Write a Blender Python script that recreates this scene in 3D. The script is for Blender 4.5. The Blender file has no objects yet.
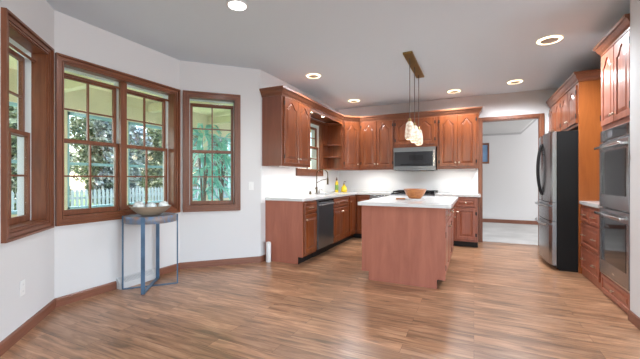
import bpy, bmesh, math, random
from mathutils import Matrix, Vector
random.seed(7)
SC = bpy.context.scene
COL = SC.collection
R = math.radians
PI = math.pi

# ------------------------------------------------------------------ camera
CAM_H = 1.188
cam = bpy.data.cameras.new('camera')
cam_o = bpy.data.objects.new('camera', cam)
COL.objects.link(cam_o)
cam.sensor_width = 36.0
cam.lens = 326.8 * 36.0 / 640.0
cam.shift_y = -0.74 / 640.0
cam.clip_start = 0.05
cam.clip_end = 200
cam_o.location = (0, 0, CAM_H)
cam_o.rotation_euler = (R(90), 0, R(25.22))
SC.camera = cam_o

# ------------------------------------------------------------------ world, sun, added fill lamps, exposure
SC.view_settings.view_transform = 'Standard'
SC.view_settings.look = 'None'
SC.view_settings.gamma = 1.0
SC.view_settings.use_curve_mapping = False
SC.view_settings.exposure = 0.43

wd = bpy.data.worlds.new('sky')
SC.world = wd
wd.use_nodes = True
nt = wd.node_tree
bg = nt.nodes['Background']
sky = nt.nodes.new('ShaderNodeTexSky')
sky.sky_type = 'NISHITA'
sky.sun_disc = False
sky.sun_elevation = R(50)
sky.sun_rotation = R(-110)
sky.air_density = 1.0
sky.dust_density = 2.0
nt.links.new(sky.outputs[0], bg.inputs[0])
bg.inputs[1].default_value = 0.75

def light(name, kind, loc, energy, rot=(0, 0, 0), color=(1, 1, 1), **kw):
    l = bpy.data.lights.new(name, kind)
    l.energy = energy
    l.color = color
    for k, v in kw.items():
        setattr(l, k, v)
    o = bpy.data.objects.new(name, l)
    o.location = loc
    o.rotation_euler = rot
    COL.objects.link(o)
    return o

light('sun', 'SUN', (-8, -6, 12), 6.0, (R(42), 0, R(-62)), (1, .96, .88), angle=R(2))
# added fill lamps: two at unseen openings by the camera, one in far room
light('fill_rear', 'AREA', (1.0, -3.9, 1.45), 360, (R(102), 0, R(180)), (.90, .95, 1), shape='RECTANGLE', size=5.0, size_y=2.2)
light('fill_side', 'AREA', (4.88, 0.0, 1.45), 190, (R(102), 0, R(90)), (.90, .95, 1), shape='RECTANGLE', size=5.0, size_y=2.2)
light('fill_far_room', 'AREA', (3.4, 8.5, 1.4), 58, (R(90), 0, R(90)), (1, .98, .97), shape='RECTANGLE', size=2.4, size_y=2.0)

# ------------------------------------------------------------------ materials
MATS = {}
def new_mat(name):
    m = bpy.data.materials.new(name)
    m.use_nodes = True
    MATS[name] = m
    return m, m.node_tree, m.node_tree.nodes['Principled BSDF']

def plain(name, col, rough=.5, metal=0.0, coat=0.0, noise=0.0, nscale=8.0, bump=0.0, bscale=60.0, spec=.5, emit=None, estr=0.0):
    m, t, b = new_mat(name)
    b.inputs['Base Color'].default_value = (*col, 1)
    b.inputs['Roughness'].default_value = rough
    b.inputs['Metallic'].default_value = metal
    b.inputs['Coat Weight'].default_value = coat
    b.inputs['Specular IOR Level'].default_value = spec
    if emit:
        b.inputs['Emission Color'].default_value = (*emit, 1)
        b.inputs['Emission Strength'].default_value = estr
    tc = t.nodes.new('ShaderNodeTexCoord')
    if noise:
        n = t.nodes.new('ShaderNodeTexNoise')
        n.inputs['Scale'].default_value = nscale
        n.inputs['Detail'].default_value = 4
        t.links.new(tc.outputs['Object'], n.inputs['Vector'])
        r = t.nodes.new('ShaderNodeValToRGB')
        r.color_ramp.elements[0].position = .3
        r.color_ramp.elements[1].position = .7
        r.color_ramp.elements[0].color = (*[max(0, c * (1 - noise)) for c in col], 1)
        r.color_ramp.elements[1].color = (*[min(1, c * (1 + noise)) for c in col], 1)
        t.links.new(n.outputs['Fac'], r.inputs['Fac'])
        t.links.new(r.outputs['Color'], b.inputs['Base Color'])
    if bump:
        n2 = t.nodes.new('ShaderNodeTexNoise')
        n2.inputs['Scale'].default_value = bscale
        n2.inputs['Detail'].default_value = 5
        t.links.new(tc.outputs['Object'], n2.inputs['Vector'])
        bp = t.nodes.new('ShaderNodeBump')
        bp.inputs['Strength'].default_value = bump
        bp.inputs['Distance'].default_value = .01
        t.links.new(n2.outputs['Fac'], bp.inputs['Height'])
        t.links.new(bp.outputs['Normal'], b.inputs['Normal'])
    return m

def wood(name, dark, lightc, rough=.35, coat=.3, scale=(9, 9, .9)):
    m, t, b = new_mat(name)
    tc = t.nodes.new('ShaderNodeTexCoord')
    mp = t.nodes.new('ShaderNodeMapping')
    mp.inputs['Scale'].default_value = scale
    t.links.new(tc.outputs['Object'], mp.inputs['Vector'])
    n = t.nodes.new('ShaderNodeTexNoise')
    n.inputs['Scale'].default_value = 3.0
    n.inputs['Detail'].default_value = 6
    n.inputs['Roughness'].default_value = .65
    n.inputs['Distortion'].default_value = .6
    t.links.new(mp.outputs[0], n.inputs['Vector'])
    r = t.nodes.new('ShaderNodeValToRGB')
    r.color_ramp.elements[0].position = .28
    r.color_ramp.elements[1].position = .74
    r.color_ramp.elements[0].color = (*dark, 1)
    r.color_ramp.elements[1].color = (*lightc, 1)
    t.links.new(n.outputs['Fac'], r.inputs['Fac'])
    t.links.new(r.outputs['Color'], b.inputs['Base Color'])
    b.inputs['Roughness'].default_value = rough
    b.inputs['Coat Weight'].default_value = coat
    b.inputs['Coat Roughness'].default_value = .16
    return m

M = MATS
plain('wall_paint', (.675, .67, .672), .85, bump=.04, bscale=90)
plain('ceiling_paint', (.66, .745, .81), .9, bump=.25, bscale=7)  # blue tint in the paint offsets warm light bounced off the floor
wood('cherry', (.125, .027, .006), (.25, .063, .014), .36, .4)
wood('cherry_h', (.125, .027, .006), (.25, .063, .014), .36, .4, scale=(.9, 9, 9))
wood('end_panel', (.32, .104, .062), (.44, .155, .098), .5, .08, scale=(4, 4, .5))
wood('upper_panel', (.17, .055, .033), (.25, .085, .052), .4, .3, scale=(4, 4, .5))
wood('side_panel', (.25, .064, .011), (.38, .112, .021), .4, .2, scale=(4, 4, .5))
wood('red_oak', (.25, .072, .038), (.40, .132, .075), .36, .4)
wood('red_oak_h', (.25, .072, .038), (.40, .132, .075), .36, .4, scale=(9, .9, 9))
wood('casing_wood', (.125, .038, .016), (.25, .084, .036), .38, .25, scale=(9, 9, .8))
wood('casing_wood_h', (.125, .038, .016), (.25, .084, .036), .38, .25, scale=(.8, 9, 9))
wood('base_wood', (.16, .058, .032), (.26, .10, .058), .45, .15, scale=(.9, .9, 9))
wood('bowl_wood', (.28, .08, .018), (.55, .21, .055), .4, .3, scale=(6, 6, 12))
plain('counter_white', (.68, .68, .675), .18, coat=.3, noise=.02, nscale=5)
plain('backsplash_white', (.86, .86, .86), .22, coat=.2)
plain('toe_black', (.012, .010, .010), .6)
plain('steel', (.46, .47, .48), .28, metal=1, noise=.06, nscale=3)
plain('steel_slate', (.34, .345, .355), .26, metal=.95, noise=.06, nscale=3)
plain('steel_dark', (.17, .19, .21), .3, metal=.9, noise=.05, nscale=3)
plain('steel_mid', (.24, .245, .25), .3, metal=.95, noise=.05, nscale=3)
plain('steel_bright', (.66, .66, .66), .22, metal=1)
plain('black_glass', (.012, .012, .014), .06, coat=.5)
plain('oven_glass', (.012, .012, .013), .06)
plain('fridge_side', (.010, .0105, .011), .55, spec=.25)
plain('black_metal', (.02, .02, .022), .4, metal=.6)
plain('bronze', (.12, .085, .045), .35, metal=.9)
plain('brass_old', (.30, .20, .07), .38, metal=.85, noise=.1, nscale=6)
plain('nickel', (.62, .55, .45), .28, metal=1)
plain('white_plastic', (.78, .78, .77), .4)
plain('register_white', (.62, .62, .62), .5)
plain('grey_plastic', (.45, .45, .46), .5)
plain('vinyl', (.72, .76, .77), .5)
plain('carpet', (.55, .54, .53), .95, noise=.16, nscale=1.6, bump=.5, bscale=300)
plain('far_wall_paint', (.72, .72, .73), .9)
plain('far_ceiling_paint', (.60, .60, .60), .9)
plain('cord_grey', (.10, .09, .08), .5)
plain('table_metal', (.075, .135, .215), .4, metal=.3, noise=.35, nscale=5)
plain('ball_white', (.66, .68, .66), .5, noise=.35, nscale=28, bump=.5, bscale=18)
plain('ball_pattern', (.60, .70, .72), .5, noise=.5, nscale=22)
plain('soap_yellow', (.72, .50, .02), .2, coat=.4)
plain('soap_label', (.16, .30, .05), .5)
plain('cap_brown', (.10, .05, .03), .4)
plain('blue_art', (.22, .38, .62), .35, noise=.25, nscale=4)
plain('porch_cream', (.74, .69, .47), .7, noise=.06, nscale=3)
plain('porch_ceiling', (.84, .80, .52), .7, noise=.08, nscale=2)
plain('porch_blue', (.32, .54, .60), .55)
plain('porch_deck', (.66, .66, .63), .8, noise=.1)
plain('fence_white', (.50, .52, .54), .7)
plain('lawn_green', (.15, .26, .06), .95, noise=.4, nscale=1.2)
plain('bark', (.16, .12, .09), .9, noise=.3, nscale=10)
plain('pot_clay', (.35, .20, .12), .8)
plain('house_siding', (.60, .60, .55), .8)
plain('lamp_face', (.9, .9, .9), .5, emit=(1, .97, .92), estr=6.0)
plain('lamp_ring', (1, .9, .7), .5, emit=(1, .80, .48), estr=3.2)
plain('lamp_center', (.50, .46, .40), .6)
plain('puck_glow', (1, .9, .7), .5, emit=(1, .85, .6), estr=14.0)
plain('display_glow', (.05, .05, .06), .2, emit=(.75, .8, .85), estr=.12)

def leafmat(name, c1, c2, c3, sc=2.5):
    m, t, b = new_mat(name)
    tc = t.nodes.new('ShaderNodeTexCoord')
    n = t.nodes.new('ShaderNodeTexWhiteNoise')
    q = t.nodes.new('ShaderNodeVectorMath'); q.operation = 'SNAP'
    q.inputs[1].default_value = (.12, .12, .12)
    t.links.new(tc.outputs['Object'], q.inputs[0])
    t.links.new(q.outputs[0], n.inputs['Vector'])
    r = t.nodes.new('ShaderNodeValToRGB')
    r.color_ramp.elements[0].color = (*c1, 1)
    r.color_ramp.elements[1].color = (*c3, 1)
    e = r.color_ramp.elements.new(.5); e.color = (*c2, 1)
    t.links.new(n.outputs['Value'], r.inputs['Fac'])
    t.links.new(r.outputs['Color'], b.inputs['Base Color'])
    b.inputs['Roughness'].default_value = .55
    return m
leafmat('leaf_tree', (.06, .085, .05), (.30, .34, .19), (.75, .74, .52))
leafmat('leaf_pale', (.09, .11, .10), (.38, .40, .35), (.82, .82, .75))
leafmat('leaf_teal', (.10, .48, .38), (.22, .70, .58), (.50, .88, .74))

# floor planks run along X
def floor_mat():
    m, t, b = new_mat('oak_planks')
    tc = t.nodes.new('ShaderNodeTexCoord')
    br = t.nodes.new('ShaderNodeTexBrick')
    br.offset = .37; br.offset_frequency = 2
    br.inputs['Scale'].default_value = 1
    br.inputs['Brick Width'].default_value = 1.25
    br.inputs['Row Height'].default_value = .125
    br.inputs['Mortar Size'].default_value = .0012
    br.inputs['Mortar Smooth'].default_value = .2
    br.inputs['Bias'].default_value = 0
    br.inputs['Color1'].default_value = (0, 0, 0, 1)
    br.inputs['Color2'].default_value = (1, 1, 1, 1)
    br.inputs['Mortar'].default_value = (0, 0, 0, 1)
    t.links.new(tc.outputs['Object'], br.inputs['Vector'])
    # grain, shifted from plank to plank
    sep = t.nodes.new('ShaderNodeVectorMath'); sep.operation = 'MULTIPLY'
    sep.inputs[1].default_value = (7, 7, 0)
    t.links.new(br.outputs['Color'], sep.inputs[0])
    add = t.nodes.new('ShaderNodeVectorMath'); add.operation = 'ADD'
    t.links.new(tc.outputs['Object'], add.inputs[0]); t.links.new(sep.outputs[0], add.inputs[1])
    mp = t.nodes.new('ShaderNodeMapping'); mp.inputs['Scale'].default_value = (1.0, 9, 1)
    t.links.new(add.outputs[0], mp.inputs['Vector'])
    n = t.nodes.new('ShaderNodeTexNoise'); n.inputs['Scale'].default_value = 2.4
    n.inputs['Detail'].default_value = 7; n.inputs['Roughness'].default_value = .62; n.inputs['Distortion'].default_value = .8
    t.links.new(mp.outputs[0], n.inputs['Vector'])
    r = t.nodes.new('ShaderNodeValToRGB')
    r.color_ramp.elements[0].position = .32; r.color_ramp.elements[0].color = (.165, .092, .050, 1)
    r.color_ramp.elements[1].position = .70; r.color_ramp.elements[1].color = (.54, .31, .18, 1)
    e = r.color_ramp.elements.new(.5); e.color = (.36, .182, .097, 1)
    t.links.new(n.outputs['Fac'], r.inputs['Fac'])
    # plank tone
    mr = t.nodes.new('ShaderNodeMapRange'); mr.inputs['To Min'].default_value = .74; mr.inputs['To Max'].default_value = 1.18
    t.links.new(br.outputs['Color'], mr.inputs['Value'])
    mul = t.nodes.new('ShaderNodeVectorMath'); mul.operation = 'MULTIPLY'
    t.links.new(r.outputs['Color'], mul.inputs[0]); t.links.new(mr.outputs[0], mul.inputs[1])
    mx = t.nodes.new('ShaderNodeMix'); mx.data_type = 'RGBA'
    mx.inputs[7].default_value = (.10, .045, .025, 1)
    t.links.new(br.outputs['Fac'], mx.inputs[0]); t.links.new(mul.outputs[0], mx.inputs[6])
    t.links.new(mx.outputs[2], b.inputs['Base Color'])
    b.inputs['Roughness'].default_value = .30
    b.inputs['Specular IOR Level'].default_value = .5
    bp = t.nodes.new('ShaderNodeBump'); bp.inputs['Strength'].default_value = .12; bp.inputs['Distance'].default_value = .004
    t.links.new(n.outputs['Fac'], bp.inputs['Height'])
    t.links.new(bp.outputs['Normal'], b.inputs['Normal'])
    return m
floor_mat()

def glass_mat(name, tint=(.95, .97, .97), refl=.035):
    m = bpy.data.materials.new(name); m.use_nodes = True; MATS[name] = m
    t = m.node_tree; t.nodes.clear()
    out = t.nodes.new('ShaderNodeOutputMaterial'); mix = t.nodes.new('ShaderNodeMixShader')
    tr = t.nodes.new('ShaderNodeBsdfTransparent'); gl = t.nodes.new('ShaderNodeBsdfGlossy')
    tr.inputs[0].default_value = (*tint, 1); gl.inputs['Roughness'].default_value = .02
    mix.inputs[0].default_value = refl
    t.links.new(tr.outputs[0], mix.inputs[1]); t.links.new(gl.outputs[0], mix.inputs[2]); t.links.new(mix.outputs[0], out.inputs[0])
    return m
glass_mat('pane_glass')

def shade_mat():
    m, t, b = new_mat('seeded_glass')
    tc = t.nodes.new('ShaderNodeTexCoord')
    v = t.nodes.new('ShaderNodeTexVoronoi'); v.inputs['Scale'].default_value = 32
    t.links.new(tc.outputs['Object'], v.inputs['Vector'])
    r = t.nodes.new('ShaderNodeValToRGB')
    r.color_ramp.elements[0].color = (.95, .86, .74, 1); r.color_ramp.elements[1].color = (.68, .50, .36, 1)
    r.color_ramp.elements[0].position = .3; r.color_ramp.elements[1].position = .75
    t.links.new(v.outputs['Distance'], r.inputs['Fac'])
    t.links.new(r.outputs['Color'], b.inputs['Base Color']); t.links.new(r.outputs['Color'], b.inputs['Emission Color'])
    b.inputs['Emission Strength'].default_value = .12
    b.inputs['Roughness'].default_value = .2
    bp = t.nodes.new('ShaderNodeBump'); bp.inputs['Strength'].default_value = .4; bp.inputs['Distance'].default_value = .01
    t.links.new(v.outputs['Distance'], bp.inputs['Height']); t.links.new(bp.outputs['Normal'], b.inputs['Normal'])
shade_mat()

def table_top_mat():
    m, t, b = new_mat('table_top')
    tc = t.nodes.new('ShaderNodeTexCoord')
    mp = t.nodes.new('ShaderNodeMapping'); mp.inputs['Scale'].default_value = (2.5, 9, 4); mp.inputs['Rotation'].default_value = (0, 0, .7)
    t.links.new(tc.outputs['Object'], mp.inputs['Vector'])
    n = t.nodes.new('ShaderNodeTexNoise'); n.inputs['Scale'].default_value = 2.2; n.inputs['Detail'].default_value = 5
    t.links.new(mp.outputs[0], n.inputs['Vector'])
    r = t.nodes.new('ShaderNodeValToRGB')
    r.color_ramp.elements[0].position = .35; r.color_ramp.elements[0].color = (.10, .20, .36, 1)
    r.color_ramp.elements[1].position = .68; r.color_ramp.elements[1].color = (.30, .15, .09, 1)
    e = r.color_ramp.elements.new(.5); e.color = (.17, .17, .19, 1)
    t.links.new(n.outputs['Fac'], r.inputs['Fac']); t.links.new(r.outputs['Color'], b.inputs['Base Color'])
    b.inputs['Roughness'].default_value = .35
table_top_mat()

# ------------------------------------------------------------------ mesh helpers
class MB:
    def __init__(s): s.bm = bmesh.new()
    def box(s, x0, x1, y0, y1, z0, z1, bev=0.0, seg=1):
        r = bmesh.ops.create_cube(s.bm, size=1.0)
        vs = r['verts']
        for v in vs:
            v.co = Vector(((x0 + x1) / 2 + v.co.x * (x1 - x0), (y0 + y1) / 2 + v.co.y * (y1 - y0), (z0 + z1) / 2 + v.co.z * (z1 - z0)))
        if bev:
            es = list({e for v in vs for e in v.link_edges})
            bmesh.ops.bevel(s.bm, geom=es, offset=bev, segments=seg, affect='EDGES', profile=.5)
        return s
    def prism(s, pts, z0, z1, M4=None):
        lo = [s.bm.verts.new((p[0], p[1], z0)) for p in pts]
        hi = [s.bm.verts.new((p[0], p[1], z1)) for p in pts]
        n = len(pts)
        s.bm.faces.new(lo[::-1]); s.bm.faces.new(hi)
        for i in range(n):
            s.bm.faces.new((lo[i], lo[(i + 1) % n], hi[(i + 1) % n], hi[i]))
        if M4 is not None:
            for v in lo + hi: v.co = M4 @ v.co
        return s
    def prism_xz(s, pts, y0, y1):      # outline in x-z, extruded in y
        a = [s.bm.verts.new((p[0], y0, p[1])) for p in pts]
        b = [s.bm.verts.new((p[0], y1, p[1])) for p in pts]
        n = len(pts)
        s.bm.faces.new(a); s.bm.faces.new(b[::-1])
        for i in range(n):
            s.bm.faces.new((a[(i + 1) % n], a[i], b[i], b[(i + 1) % n]))
        return s
    def prism_yz(s, pts, x0, x1):      # outline in y-z, extruded in x
        a = [s.bm.verts.new((x0, p[0], p[1])) for p in pts]
        b = [s.bm.verts.new((x1, p[0], p[1])) for p in pts]
        n = len(pts)
        s.bm.faces.new(a[::-1]); s.bm.faces.new(b)
        for i in range(n):
            s.bm.faces.new((a[i], a[(i + 1) % n], b[(i + 1) % n], b[i]))
        return s
    def lathe(s, prof, c=(0, 0, 0), n=24, axis='z', cap=True):
        rings = []
        for r, h in prof:
            ring = []
            for k in range(n):
                a = 2 * PI * k / n
                p = (r * math.cos(a), r * math.sin(a), h)
                if axis == 'y': p = (p[0], -p[2], p[1])
                if axis == 'x': p = (p[2], p[0], p[1])
                ring.append(s.bm.verts.new((c[0] + p[0], c[1] + p[1], c[2] + p[2])))
            rings.append(ring)
        for a, b in zip(rings, rings[1:]):
            for k in range(n):
                s.bm.faces.new((a[k], a[(k + 1) % n], b[(k + 1) % n], b[k]))
        if cap:
            s.bm.faces.new(rings[0][::-1]); s.bm.faces.new(rings[-1])
        return s
    def tube(s, path, r, n=8):
        path = [Vector(p) for p in path]
        rings = []
        up = None
        for i, p in enumerate(path):
            d = (path[min(i + 1, len(path) - 1)] - path[max(i - 1, 0)]).normalized()
            if up is None:
                up = Vector((0, 0, 1)) if abs(d.z) < .9 else Vector((1, 0, 0))
            a = d.cross(up)
            if a.length < 1e-4: a = d.cross(Vector((0, 1, 0)))
            a.normalize(); b = d.cross(a).normalized(); up = b.cross(d) if False else up
            rr = r[i] if isinstance(r, (list, tuple)) else r
            rings.append([s.bm.verts.new(p + rr * (math.cos(2 * PI * k / n) * a + math.sin(2 * PI * k / n) * b)) for k in range(n)])
        for a, b in zip(rings, rings[1:]):
            for k in range(n):
                s.bm.faces.new((a[k], a[(k + 1) % n], b[(k + 1) % n], b[k]))
        s.bm.faces.new(rings[0][::-1]); s.bm.faces.new(rings[-1])
        return s
    def sphere(s, c, r, sx=1, sy=1, sz=1, n=16):
        q = bmesh.ops.create_uvsphere(s.bm, u_segments=n, v_segments=max(6, n // 2), radius=r)
        for v in q['verts']:
            v.co = Vector((c[0] + v.co.x * sx, c[1] + v.co.y * sy, c[2] + v.co.z * sz))
        return s
    def sweep(s, path, prof, closed=False):   # profile (out, z) kept on the right hand of the path
        P = [Vector((p[0], p[1])) for p in path]
        n = len(P); rings = []
        for i in range(n):
            d0 = (P[i] - P[i - 1]).normalized() if i > 0 or closed else None
            d1 = (P[(i + 1) % n] - P[i]).normalized() if i < n - 1 or closed else None
            if d0 is None: d0 = d1
            if d1 is None: d1 = d0
            n0 = Vector((d0.y, -d0.x)); n1 = Vector((d1.y, -d1.x))
            m = (n0 + n1); m = m / max(1e-6, m.length_squared) * 2
            rings.append([s.bm.verts.new((P[i].x + m.x * o, P[i].y + m.y * o, z)) for o, z in prof])
        k = len(prof)
        for a, b in zip(rings, rings[1:]):
            for j in range(k):
                s.bm.faces.new((a[j], a[(j + 1) % k], b[(j + 1) % k], b[j]))
        s.bm.faces.new(rings[0]); s.bm.faces.new(rings[-1][::-1])
        return s
    def xform(s, M4):
        bmesh.ops.transform(s.bm, matrix=M4, verts=s.bm.verts[:]); return s
    def build(s, name, mat, parent=None, loc=(0, 0, 0), rz=0.0, smooth=False, recalc=True):
        if recalc: bmesh.ops.recalc_face_normals(s.bm, faces=s.bm.faces[:])
        me = bpy.data.meshes.new(name)
        s.bm.to_mesh(me); s.bm.free()
        me.materials.append(MATS[mat])
        if smooth:
            for p in me.polygons: p.use_smooth = True
            me.set_sharp_from_angle(angle=R(40))
        o = bpy.data.objects.new(name, me)
        o.location = loc; o.rotation_euler = (0, 0, rz)
        if parent: o.parent = parent
        COL.objects.link(o)
        return o

def tag(o, label, cat, group=None, kind=None):
    o['label'] = label; o['category'] = cat
    if group: o['group'] = group
    if kind: o['kind'] = kind
    return o
def thing(name, label, cat, loc=(0, 0, 0), rz=0.0, group=None):
    o = bpy.data.objects.new(name, None)
    o.empty_display_size = .1
    o.location = loc; o.rotation_euler = (0, 0, rz)
    COL.objects.link(o)
    return tag(o, label, cat, group)
def struct(o, label=None, cat=None):
    o['kind'] = 'structure'
    if label: o['label'] = label
    if cat: o['category'] = cat
    return o
def copy_tree(o, parent=None):
    c = o.copy(); COL.objects.link(c)
    if parent: c.parent = parent
    for ch in list(o.children):
        copy_tree(ch, c)
    return c
def lbl(o, text):
    o['label'] = text; return o

# ------------------------------------------------------------------ room shell
CEIL = 2.744
C01 = (-2.751, .934); C12 = (-3.499, 1.682); C23 = (-3.499, 3.104); C34 = (-2.751, 3.852)
XK, YB = -2.751, 6.816
WT = .20
REAR, RIGHT = -4.0, 5.0

floor_poly = [(XK, REAR), (RIGHT, REAR), (RIGHT, YB + .12), (XK, YB + .12), (XK, C34[1]), C23, C12, C01]
struct(MB().prism(floor_poly, -.12, 0).build('floor', 'oak_planks'), 'brown oak plank floor of kitchen and bay', 'floor')
ceil_poly = [(XK - .2, REAR - .2), (RIGHT + .2, REAR - .2), (RIGHT + .2, YB + .12), (XK - .2, YB + .12), (XK - .2, C34[1] + .05), (C23[0] - .2, C23[1] + .08), (C12[0] - .2, C12[1] - .08), (XK - .2, C01[1] - .05)]
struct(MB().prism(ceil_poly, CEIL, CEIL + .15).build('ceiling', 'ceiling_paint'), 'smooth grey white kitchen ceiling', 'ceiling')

def wall(name, p0, p1, label, holes=(), t=WT, e0=0.0, e1=0.0, z1=CEIL, mat='wall_paint'):
    """inside face on the right hand of p0 -> p1 (local -y), thickness to local +y; e0/e1 mitre the outer corners"""
    d = Vector((p1[0] - p0[0], p1[1] - p0[1])); L = d.length
    rz = math.atan2(d.y, d.x)
    m = MB()
    xs = sorted({0, L, *[h[0] for h in holes], *[h[1] for h in holes]})
    for a, b in zip(xs, xs[1:]):
        hs = [h for h in holes if h[0] <= a + 1e-6 and h[1] >= b - 1e-6]
        cuts = [(0, z1)] if not hs else [(0, hs[0][2]), (hs[0][3], z1)]
        for z0, zz in cuts:
            if zz - z0 < 1e-4: continue
            ea = e0 if a == 0 else 0; eb = e1 if b == L else 0
            m.prism([(a, 0), (b, 0), (b + eb, t), (a - ea, t)], z0, zz)
    o = m.build(name, mat, loc=(p0[0], p0[1], 0), rz=rz)
    return struct(o, label, 'wall')

OP = (.073, 1.335, .82, 2.28)        # opening of the wide window
k = WT * math.tan(R(22.5))
wall('wall_left_front', C01, C12, 'white bay wall at the left edge of the photo', [(.277, .898, .82, 2.28)], e1=k)
wall('wall_left', C12, C23, 'white bay wall behind the side table', [OP], e0=k, e1=k)
wall('wall_left_back', C23, C34, 'white bay wall with the narrow window', [(.107, .706, .82, 2.28)], e0=k)
YS = C34[1]
SW = (4.92 - YS, 5.86 - YS, 1.31, 2.24)
wall('wall_kitchen_left', C34, (XK, YB), 'white wall behind the sink run', [SW])
wall('wall_rear_left', (XK, REAR), C01, 'white wall behind the camera, left side')
# back wall with cased opening
wall('wall_back', (XK, YB), (1.86, YB), 'white back wall with the cased opening', [(.132 - XK, 1.05 - XK, 0, 2.27)], t=.12)
wall('wall_right', (1.86, YB), (1.86, 3.6), 'white wall behind the oven and refrigerator', t=.12)
struct(MB().box(1.19, RIGHT, 3.3, 3.605, 0, CEIL).build('wall_right_partition', 'wall_paint'), 'white partition end at the right edge of the photo', 'wall')
wall('wall_far_right', (RIGHT, 3.3), (RIGHT, REAR), 'white wall right of the camera', [(.6, 6.2, .3, 2.5)], t=.12)
wall('wall_rear', (RIGHT, REAR), (XK, REAR), 'white wall behind the camera', [(1.2, 6.6, .3, 2.5)], t=.12)

BB = [(0, 0), (.016, 0), (.016, .07), (.010, .083), (0, .085)]
def base(name, path, label):
    return struct(MB().sweep(path, BB).build(name, 'base_wood'), label, 'baseboard')
base('baseboard_left_front', [(XK, REAR + .02), C01, C12, (C12[0], C12[1] + .57)], 'brown baseboard of the left bay wall up to the register')
base('baseboard_left_back', [(C23[0], C12[1] + 1.095), C23, (XK, YS), (XK, 3.985)], 'brown baseboard from the register to the cabinets')
base('baseboard_right', [(1.19, 3.60), (1.19, 3.3), (RIGHT, 3.3)], 'brown baseboard around the white partition end')

# ------------------------------------------------------------------ windows
def window(idx, p0, rz, o_x0, o_x1, o_z0, o_z1, label, units=1, cw=.07, deep=.105, shade=True, mat='casing_wood', math_='casing_wood_h'):
    root = bpy.data.objects.new('window_%d' % idx, None); COL.objects.link(root)
    root.location = (p0[0], p0[1], 0); root.rotation_euler = (0, 0, rz)
    struct(root, label, 'window')
    # stepped casing, four sides
    m = MB()
    for (a, b, th) in ((0, cw * .16, .014), (cw * .16, cw * .26, .006), (cw * .26, cw * .66, .018), (cw * .66, cw * .74, .010), (cw * .74, cw, .032)):
        X0, X1, Z0, Z1 = o_x0 - b, o_x1 + b, o_z0 - b, o_z1 + b
        wv = b - a
        m.box(X0, X0 + wv, -th, 0, Z0, Z1); m.box(X1 - wv, X1, -th, 0, Z0, Z1)
    m.build('window_casing', mat, root)
    m = MB()
    for (a, b, th) in ((0, cw * .16, .014), (cw * .16, cw * .26, .006), (cw * .26, cw * .66, .018), (cw * .66, cw * .74, .010), (cw * .74, cw, .032)):
        X0, X1, Z0, Z1 = o_x0 - b, o_x1 + b, o_z0 - b, o_z1 + b
        wv = b - a
        m.box(X0 + wv, X1 - wv, -th, 0, Z0, Z0 + wv); m.box(X0 + wv, X1 - wv, -th, 0, Z1 - wv, Z1)
    m.build('casing_rail', math_, root)
    # wooden jamb boards
    m = MB()
    m.box(o_x0, o_x0 + .008, 0, deep, o_z0, o_z1); m.box(o_x1 - .008, o_x1, 0, deep, o_z0, o_z1)
    m.box(o_x0, o_x1, 0, deep, o_z1 - .008, o_z1); m.box(o_x0, o_x1, 0, deep + .02, o_z0, o_z0 + .012)
    m.build('jamb', mat, root)
    # pale liners the sashes slide in
    m = MB()
    m.box(o_x0, o_x0 + .012, deep, WT, o_z0, o_z1); m.box(o_x1 - .012, o_x1, deep, WT, o_z0, o_z1)
    m.box(o_x0, o_x1, deep, WT, o_z1 - .012, o_z1); m.box(o_x0, o_x1, deep + .02, WT, o_z0, o_z0 + .014)
    lbl(m.build('jamb_liner', 'vinyl', root), 'pale liner beside the sashes')
    xs = [(o_x0 + .012, o_x1 - .012)]
    if units == 2:
        c = (o_x0 + o_x1) / 2
        MB().box(c - .036, c + .036, .06, deep, o_z0 + .012, o_z1 - .008, .004).build('mullion', mat, root)
        MB().box(c - .03, c + .03, deep, WT, o_z0 + .012, o_z1 - .012).build('mullion_liner', 'vinyl', root)
        xs = [(o_x0 + .012, c - .03), (c + .03, o_x1 - .012)]
    zm = (o_z0 + o_z1) / 2 + .012
    for (a, b) in xs:
        for part, (z0, z1, y0, y1) in (('lower', (o_z0 + .012, zm + .02, deep + .004, deep + .036)), ('upper', (zm - .02, o_z1 - .062, deep + .042, deep + .074))):
            st = .034
            m = MB()
            m.box(a, a + st, y0, y1, z0, z1, .003); m.box(b - st, b, y0, y1, z0, z1, .003)
            m.box(a + st, b - st, y0, y1, z0, z0 + (.05 if part == 'lower' else .036), .003)
            m.box(a + st, b - st, y0, y1, z1 - .036, z1, .003)
            s = m.build('sash', mat, root)
            gz0 = z0 + (.05 if part == 'lower' else .036); gz1 = z1 - .036
            cx = (a + b) / 2; cz = (gz0 + gz1) / 2
            m = MB()
            m.box(cx - .008, cx + .008, y0 + .004, y1 - .004, gz0, gz1); m.box(a + st, b - st, y0 + .005, y1 - .005, cz - .008, cz + .008)
            m.build('muntin', mat, s)
            MB().box(a + st, b - st, (y0 + y1) / 2 - .002, (y0 + y1) / 2 + .002, gz0, gz1).build('pane', 'pane_glass', s)
        # narrow strip of glass above the upper sash
        s = MB().box(a, b, deep + .046, deep + .066, o_z1 - .062, o_z1 - .055).build('head_rail', mat, root)
        MB().box(a, b, deep + .054, deep + .058, o_z1 - .055, o_z1 - .012).build('pane', 'pane_glass', s)
        if shade:
            MB().lathe([(.012, a + .004), (.012, b - .004)], (0, deep - .022, o_z1 - .078), 10, 'x').build('shade_roller', math_, root, smooth=True)
    return root

window(1, C01, R(135), .277, .898, .82, 2.28, 'wood framed window at the left edge, seen at a slant')
window(2, C12, R(90), *OP, 'wide twin window with wood frame behind the side table', units=2)
window(3, C23, R(45), .107, .706, .82, 2.28, 'narrow wood framed window right of the twin window')
window(4, C34, R(90), *SW, 'small wood framed window above the kitchen sink', units=1, shade=False, deep=.03)

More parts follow.
